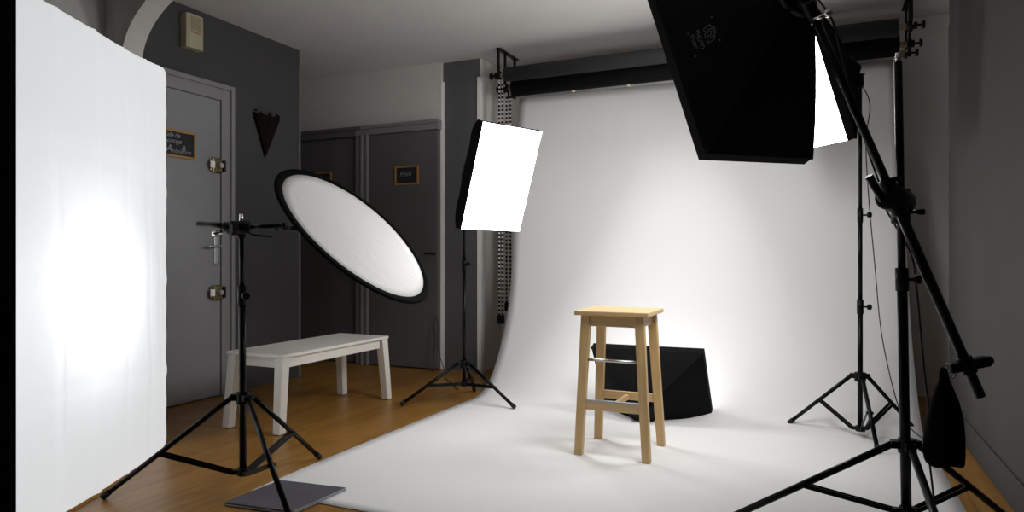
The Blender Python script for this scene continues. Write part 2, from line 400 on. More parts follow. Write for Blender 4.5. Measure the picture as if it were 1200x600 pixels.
# ------------------------------------------------------------------ paper backdrop and rolls
prof = [(5.30, 2.335, -2.325, .470), (5.22, 2.0, -2.31, .478), (5.13, 1.7, -2.285, .487), (5.02, 1.15, -2.262, .495), (4.965, .86, -2.25, .50), (4.90, .66, -2.24, .505), (4.815, .48, -2.232, .508), (4.72, .33, -2.227, .511),
        (4.625, .205, -2.223, .513), (4.54, .115, -2.221, .515), (4.43, .042, -2.22, .515), (4.31, .008, -2.22, .515), (4.15, .003, -2.22, .515), (3.6, .003, -2.22, .517), (3.0, .003, -2.22, .519), (2.5, .003, -2.215, .521), (2.19, .003, -2.205, .523)]
pp = [V((q[0], q[1], 0)) for q in prof]; ll = [V((q[2], q[3], 0)) for q in prof]
P_ = smooth_path(pp, 5); L_ = smooth_path(ll, 5)
t = thing('paper_backdrop', 'white seamless paper backdrop sweeping down from its roll onto the floor', 'backdrop', (-.85, 4.2, 0))
b = B(); rows = []
NX = 40
for p, l in zip(P_, L_):
    z = max(p.y, .003)
    row = []
    for i in range(NX + 1):
        u = i/NX; x = l.x + (l.y - l.x)*u
        wob = .006*math.sin(u*7 + p.x*2)*min(1, z*2) if z > .01 else 0
        row.append(b.verts.new((x + .85, p.x + wob - 4.2, z)))
    rows.append(row)
for a, c in zip(rows, rows[1:]):
    for i in range(NX):
        f = b.faces.new((a[i], a[i+1], c[i+1], c[i])); f.smooth = True
obj('paper_sheet', b, M['paper'], t, solid=.001)
b = B(); cyl(b, (-2.325 + .85, 5.365 - 4.2, 2.385), (.47 + .85, 5.365 - 4.2, 2.385), .06, n=28); obj('paper_roll', b, M['paper'], t)
b = B(); cyl(b, (-2.39 + .85, 5.365 - 4.2, 2.385), (.535 + .85, 5.365 - 4.2, 2.385), .024, n=16); obj('core_tube', b, M['core'], t)
def roll(label, y, z, r, x0, x1, mat):
    t = thing('paper_roll', label, 'paper roll', ((x0 + x1)/2, y, z), 'rolled backdrop papers under the ceiling'); h = (x1 - x0)/2
    b = B(); cyl(b, (-h, 0, 0), (h, 0, 0), r, n=32); obj('rolled_paper', b, mat, t)
    b = B(); cyl(b, (-h - .05, 0, 0), (h + .045, 0, 0), .02, n=16); obj('core_tube', b, M['core'], t)
    for xx in (-h - .066, h + .05):
        b = B(); cyl(b, (xx, 0, 0), (xx + .022, 0, 0), .034, n=18); obj('end_plug', b, M['plastic'], t)
    return t
roll('dark grey backdrop roll hung nearest the room, above the black one', 5.04, 2.475, .058, -2.335, .455, M['roll_grey'])
roll('black backdrop roll hung just below the dark grey roll', 5.17, 2.395, .072, -2.325, .47, M['roll_black'])
for x in (-1.80, -1.35):
    b = B(); box(b, (x - .012, 5.160, 2.313), (x + .012, 5.18, 2.322)); cyl(b, (x - .012, 5.17, 2.314), (x + .012, 5.17, 2.314), .006, n=8)
    tag(obj('paper_clip', b, M['cream']), 'small cream clip under the black roll, ' + ('nearer the left bracket' if x < -1.5 else 'nearer the hanging black softbox'), 'clip', 'clips under the black roll')

def bracket(label, X, sgn):
    t = thing('roller_bracket', label, 'bracket', (X, 5.2, CEIL), 'ceiling brackets carrying the backdrop rolls')
    b = B(); box(b, (-.022, -.165, -.008), (.022, .215, 0)); obj('ceiling_plate', b, M['black'], t, bevel=.002)
    for y, z, r in ((-.16, 2.475, .06), (-.03, 2.395, .075), (.165, 2.385, .06)):
        b = B(); dz = z - CEIL
        bar(b, (0, y, 0), (0, y, dz + .03), .030, .012, side=(0, 1, 0))
        tube(b, smooth_path([V((0, y + .012, dz + .035)), V((0, y + .03, dz)), V((0, y + .012, dz - .028)), V((0, y - .018, dz - .026)), V((0, y - .03, dz))], 4), .007)
        h = obj('hook_arm', b, M['black'], t)
        b = B(); cyl(b, (sgn*.010, y, dz), (sgn*.065, y, dz), .007, n=10); cyl(b, (sgn*.012, y, dz), (sgn*.030, y, dz), .024, n=18); cyl(b, (sgn*.058, y, dz), (sgn*.074, y, dz), .028, .024, n=18)
        obj('clamp_knob', b, M['plastic'], h)
    return t
bracket('black ceiling bracket with knobs at the left end of the rolls', -2.402, -1)
bracket('black ceiling bracket with knobs at the right end of the rolls', .530, 1)

def chain(label, x0, x1, y, ztop, zbot):
    t = thing('chain_loop', label, 'chain', ((x0 + x1)/2, y, zbot), 'roller chains'); h = (x1 - x0)/2
    for x in (-h, h):
        b = B(); cyl(b, (x, 0, .05), (x, 0, ztop - zbot), .0075, n=8); obj('chain_cord', b, M['chain'], t)
    pitch = .034; n = int((ztop - zbot - .06)/pitch)
    for x in (-h, h):
        b = B()
        for i in range(n): cyl(b, (x, 0, .06 + i*pitch), (x, 0, .06 + i*pitch + .018), .0088, n=8)
        obj('chain_links', b, M['plastic'], t)['kind'] = 'stuff'
    b = B(); box(b, (-h - .014, -.018, -.01), (h + .014, .018, .062)); obj('chain_weight', b, M['plastic'], t, bevel=.006)
chain('front chain loop of black and white links hanging left of the backdrop', -2.395, -2.366, 5.04, 2.44, .455)
chain('rear chain loop of black and white links half hidden by the paper edge', -2.389, -2.355, 5.17, 2.37, .55)

# ------------------------------------------------------------------ tripods
def tripod(t, C, feet, hub_z, collar_z, sections, leg_r=.011, brace_at=.55, rubber=True):
    """C: pole axis (x, y); sections: list of (z0, z1, radius, material)"""
    c = V((C[0], C[1], 0)); o = t.location
    W = lambda p: V(p) - o
    for i, (z0, z1, r, mt, (tx, ty)) in enumerate(sections):
        b = B()
        f = lambda z: W((C[0] + tx*z, C[1] + ty*z, z))
        cyl(b, f(z0), f(z1), r, n=18); obj('pole', b, mt, t)
        if i and r < sections[i-1][2]:
            pr = sections[i-1][2]
            b = B(); cyl(b, f(z0 - .075), f(z0 + .004), pr*1.28, n=16); cl = obj('section_clamp', b, M['plastic'], t)
            b = B(); cyl(b, f(z0 - .035), f(z0 - .035) + V((.82, -.42, 0))*.052, .005, n=10); cyl(b, f(z0 - .035) + V((.82, -.42, 0))*.045, f(z0 - .035) + V((.82, -.42, 0))*.062, .015, n=12); obj('wing_knob', b, M['plastic'], cl)
    b = B(); cyl(b, W((C[0], C[1], hub_z - .028)), W((C[0], C[1], hub_z + .022)), .029, n=20); hub = None
    for f in feet:
        d = (V((f[0], f[1], 0)) - c).normalized(); bar(b, W(c + d*.012 + V((0, 0, hub_z))), W(c + d*.052 + V((0, 0, hub_z))), .034, .026)
    obj('leg_hub', b, M['plastic'], t, bevel=.003)
    b = B(); cyl(b, W((C[0], C[1], collar_z - .014)), W((C[0], C[1], collar_z + .016)), .025, n=20)
    for f in feet:
        d = (V((f[0], f[1], 0)) - c).normalized(); bar(b, W(c + d*.012 + V((0, 0, collar_z))), W(c + d*.045 + V((0, 0, collar_z))), .026, .018)
    obj('brace_hub', b, M['plastic'], t, bevel=.003)
    for f in feet:
        foot = V((f[0], f[1], f[2] if len(f) > 2 else .012)); d = (V((f[0], f[1], 0)) - c).normalized(); top = c + d*.045 + V((0, 0, hub_z))
        b = B(); cyl(b, W(top), W(foot), leg_r, n=14); lg = obj('leg', b, M['black'], t)
        e = (foot - top).normalized()
        b = B(); cyl(b, W(foot - e*.03), W(foot + e*.004), leg_r*1.25, n=14); obj('rubber_foot', b, M['rubber'], lg)
        j = top + (foot - top)*brace_at; s = V((0, 0, 1)).cross(d).normalized()
        b = B(); k0 = c + d*.042 + V((0, 0, collar_z))
        for q in (-1, 1): bar(b, W(k0 + s*.011*q), W(j + s*.013*q), .003, .016, side=s)
        cyl(b, W(j - s*.018), W(j + s*.018), .006, n=10); cyl(b, W(k0 - s*.015), W(k0 + s*.015), .005, n=10)
        obj('brace', b, M['black'], lg)

# ------------------------------------------------------------------ softboxes
def softbox_shape(W, H, D, lip=.045, ringr=.078, bulge=.10):
    """returns S(px, py, t): t=0 ring, t=1 mouth shoulder; local mouth plane z=0, lamp at z=D"""
    def S(px, py, t):
        s = t + bulge*math.sin(math.pi*t)
        n = math.hypot(px, py); rx, ry = px/n*ringr, py/n*ringr
        return V((rx*(1 - s) + px*W/2*s, ry*(1 - s) + py*H/2*s, D*(1 - t) + lip*t))
    return S

def softbox(t, W, H, D, power, lamp_len=.13, bulge=.10, seg=8, head=True):
    S = softbox_shape(W, H, D, bulge=bulge)
    per = [(-1 + 2*i/seg, -1) for i in range(seg)] + [(1, -1 + 2*i/seg) for i in range(seg)] + [(1 - 2*i/seg, 1) for i in range(seg)] + [(-1, 1 - 2*i/seg) for i in range(seg)]
    n = len(per); K = 10
    b = B(); rings = []
    for k in range(K + 1): rings.append([b.verts.new(S(px, py, k/K)) for px, py in per])
    rings.append([b.verts.new((px*W/2, py*H/2, 0)) for px, py in per])
    for a, c in zip(rings, rings[1:]):
        for i in range(n): b.faces.new((a[i], a[(i+1)%n], c[(i+1)%n], c[i]))
    so = obj('fabric_shell', b, [M['cloth'], M['inner']], t, recalc=True)
    s = so.modifiers.new('solid', 'SOLIDIFY'); s.thickness = .004; s.offset = -1; s.material_offset = 1; s.material_offset_rim = 0
    b = B()
    for px, py in ((-1, -1), (1, -1), (1, 1), (-1, 1)): tube(b, [S(px, py, k/8)*1.004 for k in range(9)], .0055, 8)
    obj('corner_seam', b, M['cloth'], t)
    # diffuser, gently domed
    b = B(); g = 10; grid = []
    for j in range(g + 1):
        row = []
        for i in range(g + 1):
            u, v = -1 + 2*i/g, -1 + 2*j/g
            row.append(b.verts.new((u*(W/2 - .004), v*(H/2 - .004), .004 - .012*(1 - u*u)*(1 - v*v))))
        grid.append(row)
    for j in range(g):
        for i in range(g): b.faces.new((grid[j][i], grid[j][i+1], grid[j+1][i+1], grid[j+1][i])).smooth = True
    obj('diffuser', b, glow_mat('lit_softbox_diffuser', power, (1, .99, .975)), t, recalc=False)
    b = B(); cyl(b, (0, 0, D - .012), (0, 0, D + .014), .086, n=28); obj('speed_ring', b, M['black'], t, bevel=.003)
    if head:
        b = B(); cyl(b, (0, 0, D + .012), (0, 0, D + .05), .05, .046, n=22); cyl(b, (0, 0, D + .05), (0, 0, D + lamp_len), .042, .036, n=22)
        cyl(b, (0, 0, D + lamp_len), (0, 0, D + lamp_len + .018), .026, .020, n=16); lh = obj('lamp_head', b, M['plastic'], t, bevel=.003)
        b = B()
        for a in (0, 1, 2): cyl(b, (-.022 + a*.022, -.044, D + .075), (-.022 + a*.022, -.053, D + .075), .007, n=10)
        obj('switch', b, M['rubber'], lh)
    return S

def eul(a, b_, c): return Euler((R(a), R(b_), R(c)), 'XYZ')
def xf(loc, e): return Matrix.Translation(V(loc)) @ e.to_matrix().to_4x4()

# A: white-faced softbox left of the backdrop (on stand)
eA = eul(71.1, -.5, -115.6); lA = (-1.896, 4.038, 1.499)
t = thing('softbox', 'lit rectangular softbox tilted down on the stand in front of the pillar', 'softbox', lA, 'studio softboxes'); t.rotation_euler = eA
softbox(t, .5, .7, .32, 11.5, lamp_len=.05, bulge=.14)
mA = xf(lA, eA); headA = mA @ V((0, 0, .36))
stA = (-2.226, 4.126)
t = thing('light_stand', 'black tripod light stand under the lit softbox by the pillar', 'light stand', (*stA, 0), 'tripod stands')
tA = (headA.x - stA[0])/headA.z, (headA.y - stA[1])/headA.z
zA = headA.z - .05
tripod(t, stA, [(-2.547, 3.837), (-1.817, 4.056, .016), (-2.326, 4.47)], .265, .125, [(.105, .98, .0135, M['black'], (0, 0)), (.98, zA, .0105, M['black'], (0, 0))])
b = B(); o = V(t.location); q0 = V((*stA, zA)); cyl(b, q0 - o - V((0,0,.06)), q0 - o + V((0,0,.01)), .018, n=14); bar(b, q0 - o, headA - o - V((0, 0, .035)), .03, .02)
obj('tilt_bracket', b, M['plastic'], t, bevel=.003)

# B: softbox at the right of the backdrop (on stand)
eB = eul(70.5, -2.0, 121.3); lB = (-.095, 4.11, 1.939)
t = thing('softbox', 'lit softbox on the tall stand at the right, half hidden behind the hanging one', 'softbox', lB, 'studio softboxes'); t.rotation_euler = eB
softbox(t, .5, .7, .28, 13.0, lamp_len=.06, bulge=.05)
mB = xf(lB, eB); headB = mB @ V((0, 0, .325))
stB = (.198, 4.235); zB = headB.z - .05
t = thing('light_stand', 'black tripod light stand standing on the right of the white paper', 'light stand', (*stB, 0), 'tripod stands')
tripod(t, stB, [(-.17, 4.352, .016), (.490, 4.455, .016), (.262, 3.90, .016)], .335, .045, [(.03, .755, .0135, M['black'], (0, 0)), (.755, 1.26, .0115, M['black'], (0, 0)), (1.26, zB, .0095, M['black'], (0, 0))], brace_at=.5)
b = B(); o = V(t.location); q0 = V((*stB, zB)); cyl(b, q0 - o - V((0,0,.06)), q0 - o + V((0,0,.01)), .018, n=14); bar(b, q0 - o, headB - o - V((0, 0, .035)), .03, .02)
obj('tilt_bracket', b, M['plastic'], t, bevel=.003)

# C: black softbox hanging from the boom, seen from behind
eC = eul(65.4, -1.0, 46.4); lC = tuple(V((-.35, 3.027, 1.74)) + eC.to_matrix() @ V((.016, .060, -.045)))
t = thing('softbox', 'large black softbox hanging from the boom arm, its dark back to the viewer', 'softbox', lC, 'studio softboxes'); t.rotation_euler = eC
SC = softbox(t, .545, .86, .465, 13.0, lamp_len=.10, bulge=.03)
mC = xf(lC, eC); headC = mC @ V((0, 0, .52))
# printed logo on its left flank
def on_flank(r_, u_):
    """r_: reading direction (down the flank), u_: towards the lamp"""
    def at(r_, u_):
        tt = .80 - u_/.46; half = (SC(-1, 1, tt).y)
        return SC(-1, max(-1, min(1, (.080 - r_)/half)), tt)
    p = at(r_, u_); e1 = at(r_ + .004, u_) - p; e2 = at(r_, u_ + .004) - p
    nn = e1.cross(e2).normalized()
    if nn.x > 0: nn = -nn
    return p + nn*.004
def stroke(bm, pts, w, closed=False):
    pts = [V((*p, 0)) for p in pts]; n = len(pts)
    for i in range(n if closed else n - 1):
        a, c = pts[i], pts[(i+1) % n]; d = (c - a).normalized(); s = V((-d.y, d.x, 0))*w/2
        bm.faces.new([bm.verts.new(on_flank(q.x, q.y)) for q in (a - s, c - s, c + s, a + s)])
b = B()
put_text(b, 'PHOTO', .026, lambda x, y: on_flank(x - .002, y + .030), 0, 1.05)
put_text(b, 'STUDIO', .020, lambda x, y: on_flank(x + .000, y + .006), 0, 1.05)
obj('printed_lettering', b, M['logo'], t, recalc=False)
b = B()
cx, cy = .046, .082
for rr in (.019, .0095): stroke(b, [(cx + rr*math.cos(a), cy + rr*math.sin(a)) for a in [2*math.pi*i/20 for i in range(20)]], .0028, True)
stroke(b, [(cx - .018, cy - .016), (cx - .034, cy - .016), (cx - .036, cy + .012), (cx - .02, cy + .018), (cx - .012, cy + .026), (cx + .012, cy + .026), (cx + .02, cy + .018), (cx + .036, cy + .012), (cx + .034, cy - .016), (cx + .018, cy - .016)], .0028)
for px, py in ((-.014, .0), (.100, .0), (-.014, .112), (.100, .112)): stroke(b, [(px - .003, py), (px + .003, py)], .006)
obj('printed_emblem', b, M['logo'], t, recalc=False)

# D: softbox lying on the paper behind the stool, aimed at the backdrop
eD = eul(120.2, -.7, -2.6); lD = (-.975, 4.327, .228)
t = thing('softbox', 'black softbox resting on the paper behind the stool, aimed at the backdrop', 'softbox', lD, 'studio softboxes'); t.rotation_euler = eD
softbox(t, .7, .5, .31, 2.0, lamp_len=.07, bulge=.02, head=False)
b = B(); cyl(b, (0, 0, .32), (0, 0, .355), .045, .038, n=20); obj('lamp_head', b, M['plastic'], t, bevel=.003)
b = B(); tube(b, smooth_path([V((-.085, .0, .335)), V((-.10, .03, .30)), V((-.10, .085, .285))], 4), .006); obj('clip_lever', b, M['chrome'], t)
b = B(); tube(b, smooth_path([V((.03, .02, .345)), V((.035, .06, .33)), V((.02, .08, .32))], 4), .005); obj('clip_lever', b, M['chrome'], t)

# ------------------------------------------------------------------ boom stand
stC = (.272, 2.722)
t = thing('boom_stand', 'tall black tripod boom stand close to the grey wall, holding the long slanted arm', 'boom stand', (*stC, 0), 'tripod stands')
lean = (-.019, -.029)
tripod(t, stC, [(-.325, 2.65, .016), (.650, 3.085), (.372, 2.165, .016)], .345, .115,
       [(.10, .955, .0165, M['black'], lean), (.955, 1.665, .0130, M['black'], lean)], leg_r=.0125, brace_at=.52)
o = V(t.location)
b = B(); p0 = V((.2415, 2.674, 1.66)); cyl(b, p0 - o, p0 - o + V((-.0006, -.001, .035)), .009, n=14); obj('spigot', b, M['chrome'], t)
armT, armL = V((-.020, 2.516, 1.806)), V((.492, 2.758, .525))
arm_d = (armL - armT).normalized()
arm_at = lambda z: armT + (armL - armT)*((z - armT.z)/(armL.z - armT.z))
b = B(); cyl(b, armT - o, arm_at(1.24) - o, .0135, n=18); cyl(b, arm_at(1.26) - o, armL - o, .0165, n=18); obj('boom_arm', b, M['black'], t)
k = arm_at(1.19); pk = V((stC[0] + lean[0]*1.185, stC[1] + lean[1]*1.185, 1.185))
b = B(); ax = (pk - k).normalized()
view = V((-.09, 1, 0)).normalized()
cyl(b, k - V((.022, .030, -.012)), pk + V((.010, .008, -.004)), .046, .044, n=28)
cyl(b, pk + V((0, 0, -.075)), pk + V((0, 0, .045)), .030, n=20)
cyl(b, k - arm_d*.075, k + arm_d*.055, .026, n=20)
cl = obj('boom_clamp', b, M['plastic'], t, bevel=.006)
cl.location = (0, 0, 0)
for v in cl.data.vertices: v.co -= o
b = B(); cyl(b, k + V((-.038, -.045, -.005)) - o, V((.145, 2.557, 1.266)) - o, .011, .014, n=14); obj('clamp_lever', b, M['plastic'], cl)
b = B(); cyl(b, pk + V((.03, 0, -.035)) - o, pk + V((.065, -.03, -.037)) - o, .007, .010, n=12); obj('locking_screw', b, M['plastic'], cl)
b = B(); cyl(b, arm_at(1.255) - o, arm_at(1.255) + V((.042, -.02, .004)) - o, .006, .009, n=12); obj('locking_screw', b, M['plastic'], cl)
# head bracket at the top end
b = B(); bar(b, armT - arm_d*.01 - o, headC - V((.02, 0, .045)) - o, .036, .022); cyl(b, armT - arm_d*.05 - o, armT + arm_d*.02 - o, .021, n=16)
hb = obj('head_bracket', b, M['plastic'], t, bevel=.003)
b = B(); w = armT + V((.0, -.03, -.02)) - o; cyl(b, w, w + V((.035, -.022, .006)), .007, n=12); ball(b, w + V((.042, -.026, .008)), .014, 12); obj('tilt_knob', b, M['chrome'], hb)
# counterweight clamp at the low end
kw = arm_at(.632)
b = B(); bar(b, kw + V((-.055, -.022, -.012)) - o, kw + V((.065, .030, .014)) - o, .038, .034); cyl(b, kw - arm_d*.03 - o, kw + arm_d*.03 - o, .025, n=18); cyl(b, kw + V((.050, .022, .010)) - o, kw + V((.078, .036, .017)) - o, .021, .014, n=8)
wc = obj('weight_clamp', b, M['plastic'], t, bevel=.004)
b = B(); tube(b, smooth_path([kw + V((-.05, -.02, -.02)) - o, kw + V((-.058, -.024, -.036)) - o, kw + V((-.045, -.02, -.046)) - o, kw + V((-.032, -.014, -.034)) - o], 4), .0035); obj('weight_hook', b, M['chrome'], wc)

# sandbag ------------------------------------------------------------------------
t = thing('sandbag', 'black cloth weight bag hanging from the low end of the boom arm', 'sandbag', (.381, 2.708, .295))
b = B(); prof_ = [(.318, .010, .008), (.300, .013, .010), (.285, .018, .012), (.255, .030, .020), (.215, .045, .032), (.16, .057, .044), (.10, .064, .052), (.045, .066, .054), (.012, .063, .050), (0, .058, .045)]
rings = []
for (z, rx, ry) in prof_:
    ring = []
    for i in range(28):
        a = 2*math.pi*i/28; wv = 1 + .035*math.sin(5*a + z*20)*(1 if z < .28 else .3)
        ex = .75; cxx = math.copysign(abs(math.cos(a))**ex, math.cos(a)); syy = math.copysign(abs(math.sin(a))**ex, math.sin(a))
        xx, yy = .92*rx*cxx*wv, .92*ry*syy*wv
        ring.append(b.verts.new((xx*.93 - yy*.37, xx*.37 + yy*.93, z + .004*math.sin(3*a)*(1 if z < .05 else 0))))
    rings.append(ring)
for a, c in zip(rings, rings[1:]):
    for i in range(28): b.faces.new((a[i], a[(i+1)%28], c[(i+1)%28], c[i])).smooth = True
b.faces.new(rings[0]); b.faces.new(rings[-1][::-1]); obj('bag', b, M['sand'], t)
b = B(); tube(b, smooth_path([V((-.012, -.004, .262)), V((-.012, -.004, .31)), V((-.004, 0, .325)), V((.008, .004, .31)), V((.008, .004, .27))], 5), .004); obj('strap', b, M['band'], t)

# cables ---------------------------------------------------------------------------
def cable(label, pts, r=.0035):
    b = B(); P = smooth_path(pts, 7); o = P[-1]
    tube(b, [p - o for p in P], r, 8)
    c = obj('power_cable', b, M['rubber']); c.location = o
    return tag(c, label, 'cable', 'black power cables')
cable('black cable looping down the boom arm and its stand to the floor', [headC + V((.02, -.03, -.03)), (.033, 2.545, 1.80), (.062, 2.60, 1.70), (.118, 2.644, 1.472), (.156, 2.661, 1.339), (.185, 2.69, 1.251), (.205, 2.715, 1.171), (.239, 2.735, 1.104), (.290, 2.76, 1.0), (.308, 2.783, .879), (.322, 2.801, .728), (.336, 2.815, .575), (.349, 2.835, .466), (.345, 2.826, .357), (.352, 2.775, .22), (.362, 2.735, .10), (.37, 2.66, .012)])
cable('thin black cable drooping from the right softbox beside its stand to the paper', [headB + V((0, 0, -.03)), (.245, 4.25, 1.85), (.228, 4.273, 1.641), (.242, 4.281, 1.333), (.273, 4.294, .953), (.307, 4.31, .573), (.367, 4.282, .25), (.42, 4.265, .10), (.50, 4.26, .02), (.60, 4.25, .006)], .0028)
cable('thin black cable hanging by the pillar and trailing to the softbox stand', [(-3.035, 5.05, .006), (-3.03, 5.06, .10), (-3.03, 5.08, .30), (-3.045, 5.09, .42), (-3.02, 5.09, .47), (-2.98, 5.05, .40), (-2.95, 5.0, .22), (-2.87, 4.95, .08), (-2.80, 4.86, .008), (-2.66, 4.70, .006), (-2.45, 4.45, .006)], .003)

# ------------------------------------------------------------------ reflector and its stand
stR = (-2.220, 2.156)
t = thing('light_stand', 'black tripod stand holding the round silver reflector', 'light stand', (*stR, 0), 'tripod stands')
tripod(t, stR, [(-2.685, 1.862), (-2.251, 2.671), (-1.80, 1.98)], .405, .09, [(.075, .87, .0145, M['black'], (.004, -.012)), (.87, 1.145, .0105, M['black'], (.006, -.014))], brace_at=.57)
o = V(t.location)
b = B(); p0 = V((-2.213, 2.139, 1.14)); cyl(b, p0 - o, p0 - o + V((0, 0, .036)), .0085, n=14); obj('spigot', b, M['chrome'], t)
K = V((-2.206, 2.105, 1.120))
aT, aE = V((-2.345, 2.033, 1.132)), V((-2.032, 2.194, 1.126))
ad = (aE - aT).normalized()
b = B(); cyl(b, aT - o, K + ad*.06 - o, .0125, n=16); cyl(b, K + ad*.04 - o, aE - o, .0085, n=16); ha = obj('holder_arm', b, M['black'], t)
b = B(); cyl(b, K + V((-.010, -.028, -.006)) - o, K + V((.010, .058, 0)) - o, .030, n=24); cyl(b, K - ad*.05 - o, K + ad*.06 - o, .021, n=18); cyl(b, V((-2.213, 2.139, 1.075)) - o, V((-2.213, 2.139, 1.145)) - o, .018, n=16); gh = obj('grip_head', b, M['plastic'], t, bevel=.004)
b = B(); cyl(b, K - ad*.055 + V((0, 0, -.022)) - o, K - ad*.09 + V((0, -.01, -.03)) - o, .008, .011, n=12); obj('grip_knob', b, M['chrome'], gh)
b = B(); tube(b, [K + ad*.03 + V((0, 0, -.02)) - o, K + ad*.08 + V((0, -.01, -.032)) - o, K + ad*.15 + V((0, 0, -.038)) - o], .004); obj('grip_handle', b, M['black'], gh)
Nd = V((.713, .061, .699)).normalized(); Cd = V((-2.018, 2.666, 1.104))
chord = V((-Nd.y, Nd.x, 0)).normalized()
# rim clip point on the disc's near edge
hc = 1.132 - Cd.z; vup = Nd.cross(chord).normalized()
if vup.z < 0: vup = -vup
off = vup*(hc/vup.z); half = math.sqrt(.45**2 - off.length**2)
rimN = Cd + off - chord*half; rimF = Cd + off + chord*half
b = B(); back = -Nd*.022
cyl(b, aE - o, rimN + back - o, .008, n=12); bar(b, rimN + back - chord*.03 - o, rimN + back + chord*.05 - o, .03, .014); ball(b, aE - o, .014, 10)
cyl(b, aE + ad*-.03 + V((0, 0, -.02)) - o, aE + ad*-.03 - o, .005, n=10)
obj('rim_clip', b, M['plastic'], t)
b = B(); cyl(b, rimN + back - o, rimF + back + chord*.02 - o, .008, n=12); bar(b, rimF + back - chord*.03 - o, rimF + back + chord*.02 - o, .03, .014); obj('cross_rod', b, M['black'], t)

t = thing('reflector', 'round silver reflector disc with black rim, tilted on its stand', 'reflector', Cd)
t.rotation_euler = Nd.to_track_quat('Z', 'Y').to_euler()
b = B(); n = 72
ringz = [(0, 0), (.12, -.002), (.25, -.003), (.36, -.002), (.415, .0)]
prev = None; cen = b.verts.new((0, 0, 0))
for (r, z) in ringz[1:]:
    cur = [b.verts.new((r*math.cos(2*math.pi*i/n), r*math.sin(2*math.pi*i/n), z + (.004*math.sin(2*math.pi*i/n*2 + .6)*(r/.42)**2))) for i in range(n)]
    for i in range(n):
        f = b.faces.new((cen, cur[i], cur[(i+1)%n])) if prev is None else b.faces.new((prev[i], cur[i], cur[(i+1)%n], prev[(i+1)%n])); f.smooth = True
    prev = cur
obj('silver_face', b, M['silver'], t, solid=.002)
b = B(); cs = [(.410, .004), (.44, .0055), (.449, .002), (.449, -.003), (.44, -.006), (.410, -.005)]; rr = []
for i in range(n):
    a = 2*math.pi*i/n; wz = .004*math.sin(2*a + .6)
    rr.append([b.verts.new((r*math.cos(a), r*math.sin(a), z + wz)) for r, z in cs])
for i in range(n):
    for k_ in range(6): b.faces.new((rr[i][k_], rr[(i+1)%n][k_], rr[(i+1)%n][(k_+1)%6], rr[i][(k_+1)%6])).smooth = True
obj('rim', b, M['band'], t)

# ------------------------------------------------------------------ big glowing panel at the left
t = thing('studio_lightbox', 'tall glowing white fabric light panel with a black side, standing on the floor', 'lightbox', (-2.883, 2.0155, 0))
pa, pb = V((-2.592, 1.462, 0)), V((-3.180, 2.556, 0)); o = (pa + pb)/2; t.location = o
ex = (pb - pa).normalized(); en = V((ex.y, -ex.x, 0)); Wp = (pb - pa).length
if en.x < 0: en = -en
def ptop(u): return 1.962 + .025*u - .032*math.sin(math.pi*u) - (.075*(1 - math.sqrt(max(0, 1 - ((u - .93)/.07)**2))) if u > .93 else 0)
b = B(); NU, NV = 72, 72; grid = []
fold = [(.17, .010), (.36, .012), (.56, .008), (.75, .009), (.88, .006)]
for j in range(NV + 1):
    row = []
    for i in range(NU + 1):
        u, v = i/NU, j/NV
        bul = .062*(4*u*(1 - u))**.8*(1 - .25*v) + (.006*math.sin(9*u + 5*v) + .003*math.sin(23*v + 3*u))*min(1, 12*(1 - u))
        for fu, fa in fold: bul += fa*1.0*math.exp(-((u - fu - .01*math.sin(4*v))/.012)**2)
        for fv in (.22, .47, .71): bul += .004*math.exp(-((v - fv - .02*math.sin(5*u))/.01)**2)
        edge = .0025*math.sin(v*70)*(1 if i == NU else 0)
        z = .012 + v*(ptop(u) - .012)
        row.append(b.verts.new(pa - o + ex*(u*Wp + edge) + en*bul + V((0, 0, z))))
    grid.append(row)
for j in range(NV):
    for i in range(NU): b.faces.new((grid[j][i], grid[j][i+1], grid[j+1][i+1], grid[j+1][i])).smooth = True
obj('front_fabric', b, M['panel'], t, recalc=False)
DP = .26
b = B(); q = [pa - o, pb - o]
def P3(u, n_, z): return pa - o + ex*(u*Wp) - en*n_ + V((0, 0, z))
for (u, n0, n1) in ((0, -.012, DP), (1, .0, DP)):
    zt = ptop(u) + .0
    b.faces.new([b.verts.new(p) for p in (P3(u, n0, .004), P3(u, n1, .004), P3(u, n1, zt), P3(u, n0, zt))])
b.faces.new([b.verts.new(p) for p in (P3(0, DP, .004), P3(1, DP, .004), P3(1, DP, ptop(1)), P3(0, DP, ptop(0)))])
b.faces.new([b.verts.new(p) for p in (P3(0, 0, ptop(0)), P3(0, DP, ptop(0)), P3(1, DP, ptop(1)), P3(1, 0, ptop(1)))])
b.faces.new([b.verts.new(p) for p in (P3(0, 0, .004), P3(1, 0, .004), P3(1, DP, .004), P3(0, DP, .004))])
obj('black_case', b, M['cloth'], t, solid=.008)
b = B(); cyl(b, P3(.5, DP - .005, .98), P3(.5, DP - .05, .98), .03, n=16); obj('lamp_socket', b, M['plastic'], t)
ld = bpy.data.lights.new('panel_bulb', 'POINT'); ld.energy = 11; ld.shadow_soft_size = .06
lo_ = bpy.data.objects.new('panel_bulb', ld); COL.objects.link(lo_); lo_.parent = t; lo_.location = P3(.42, DP - .03, .84)

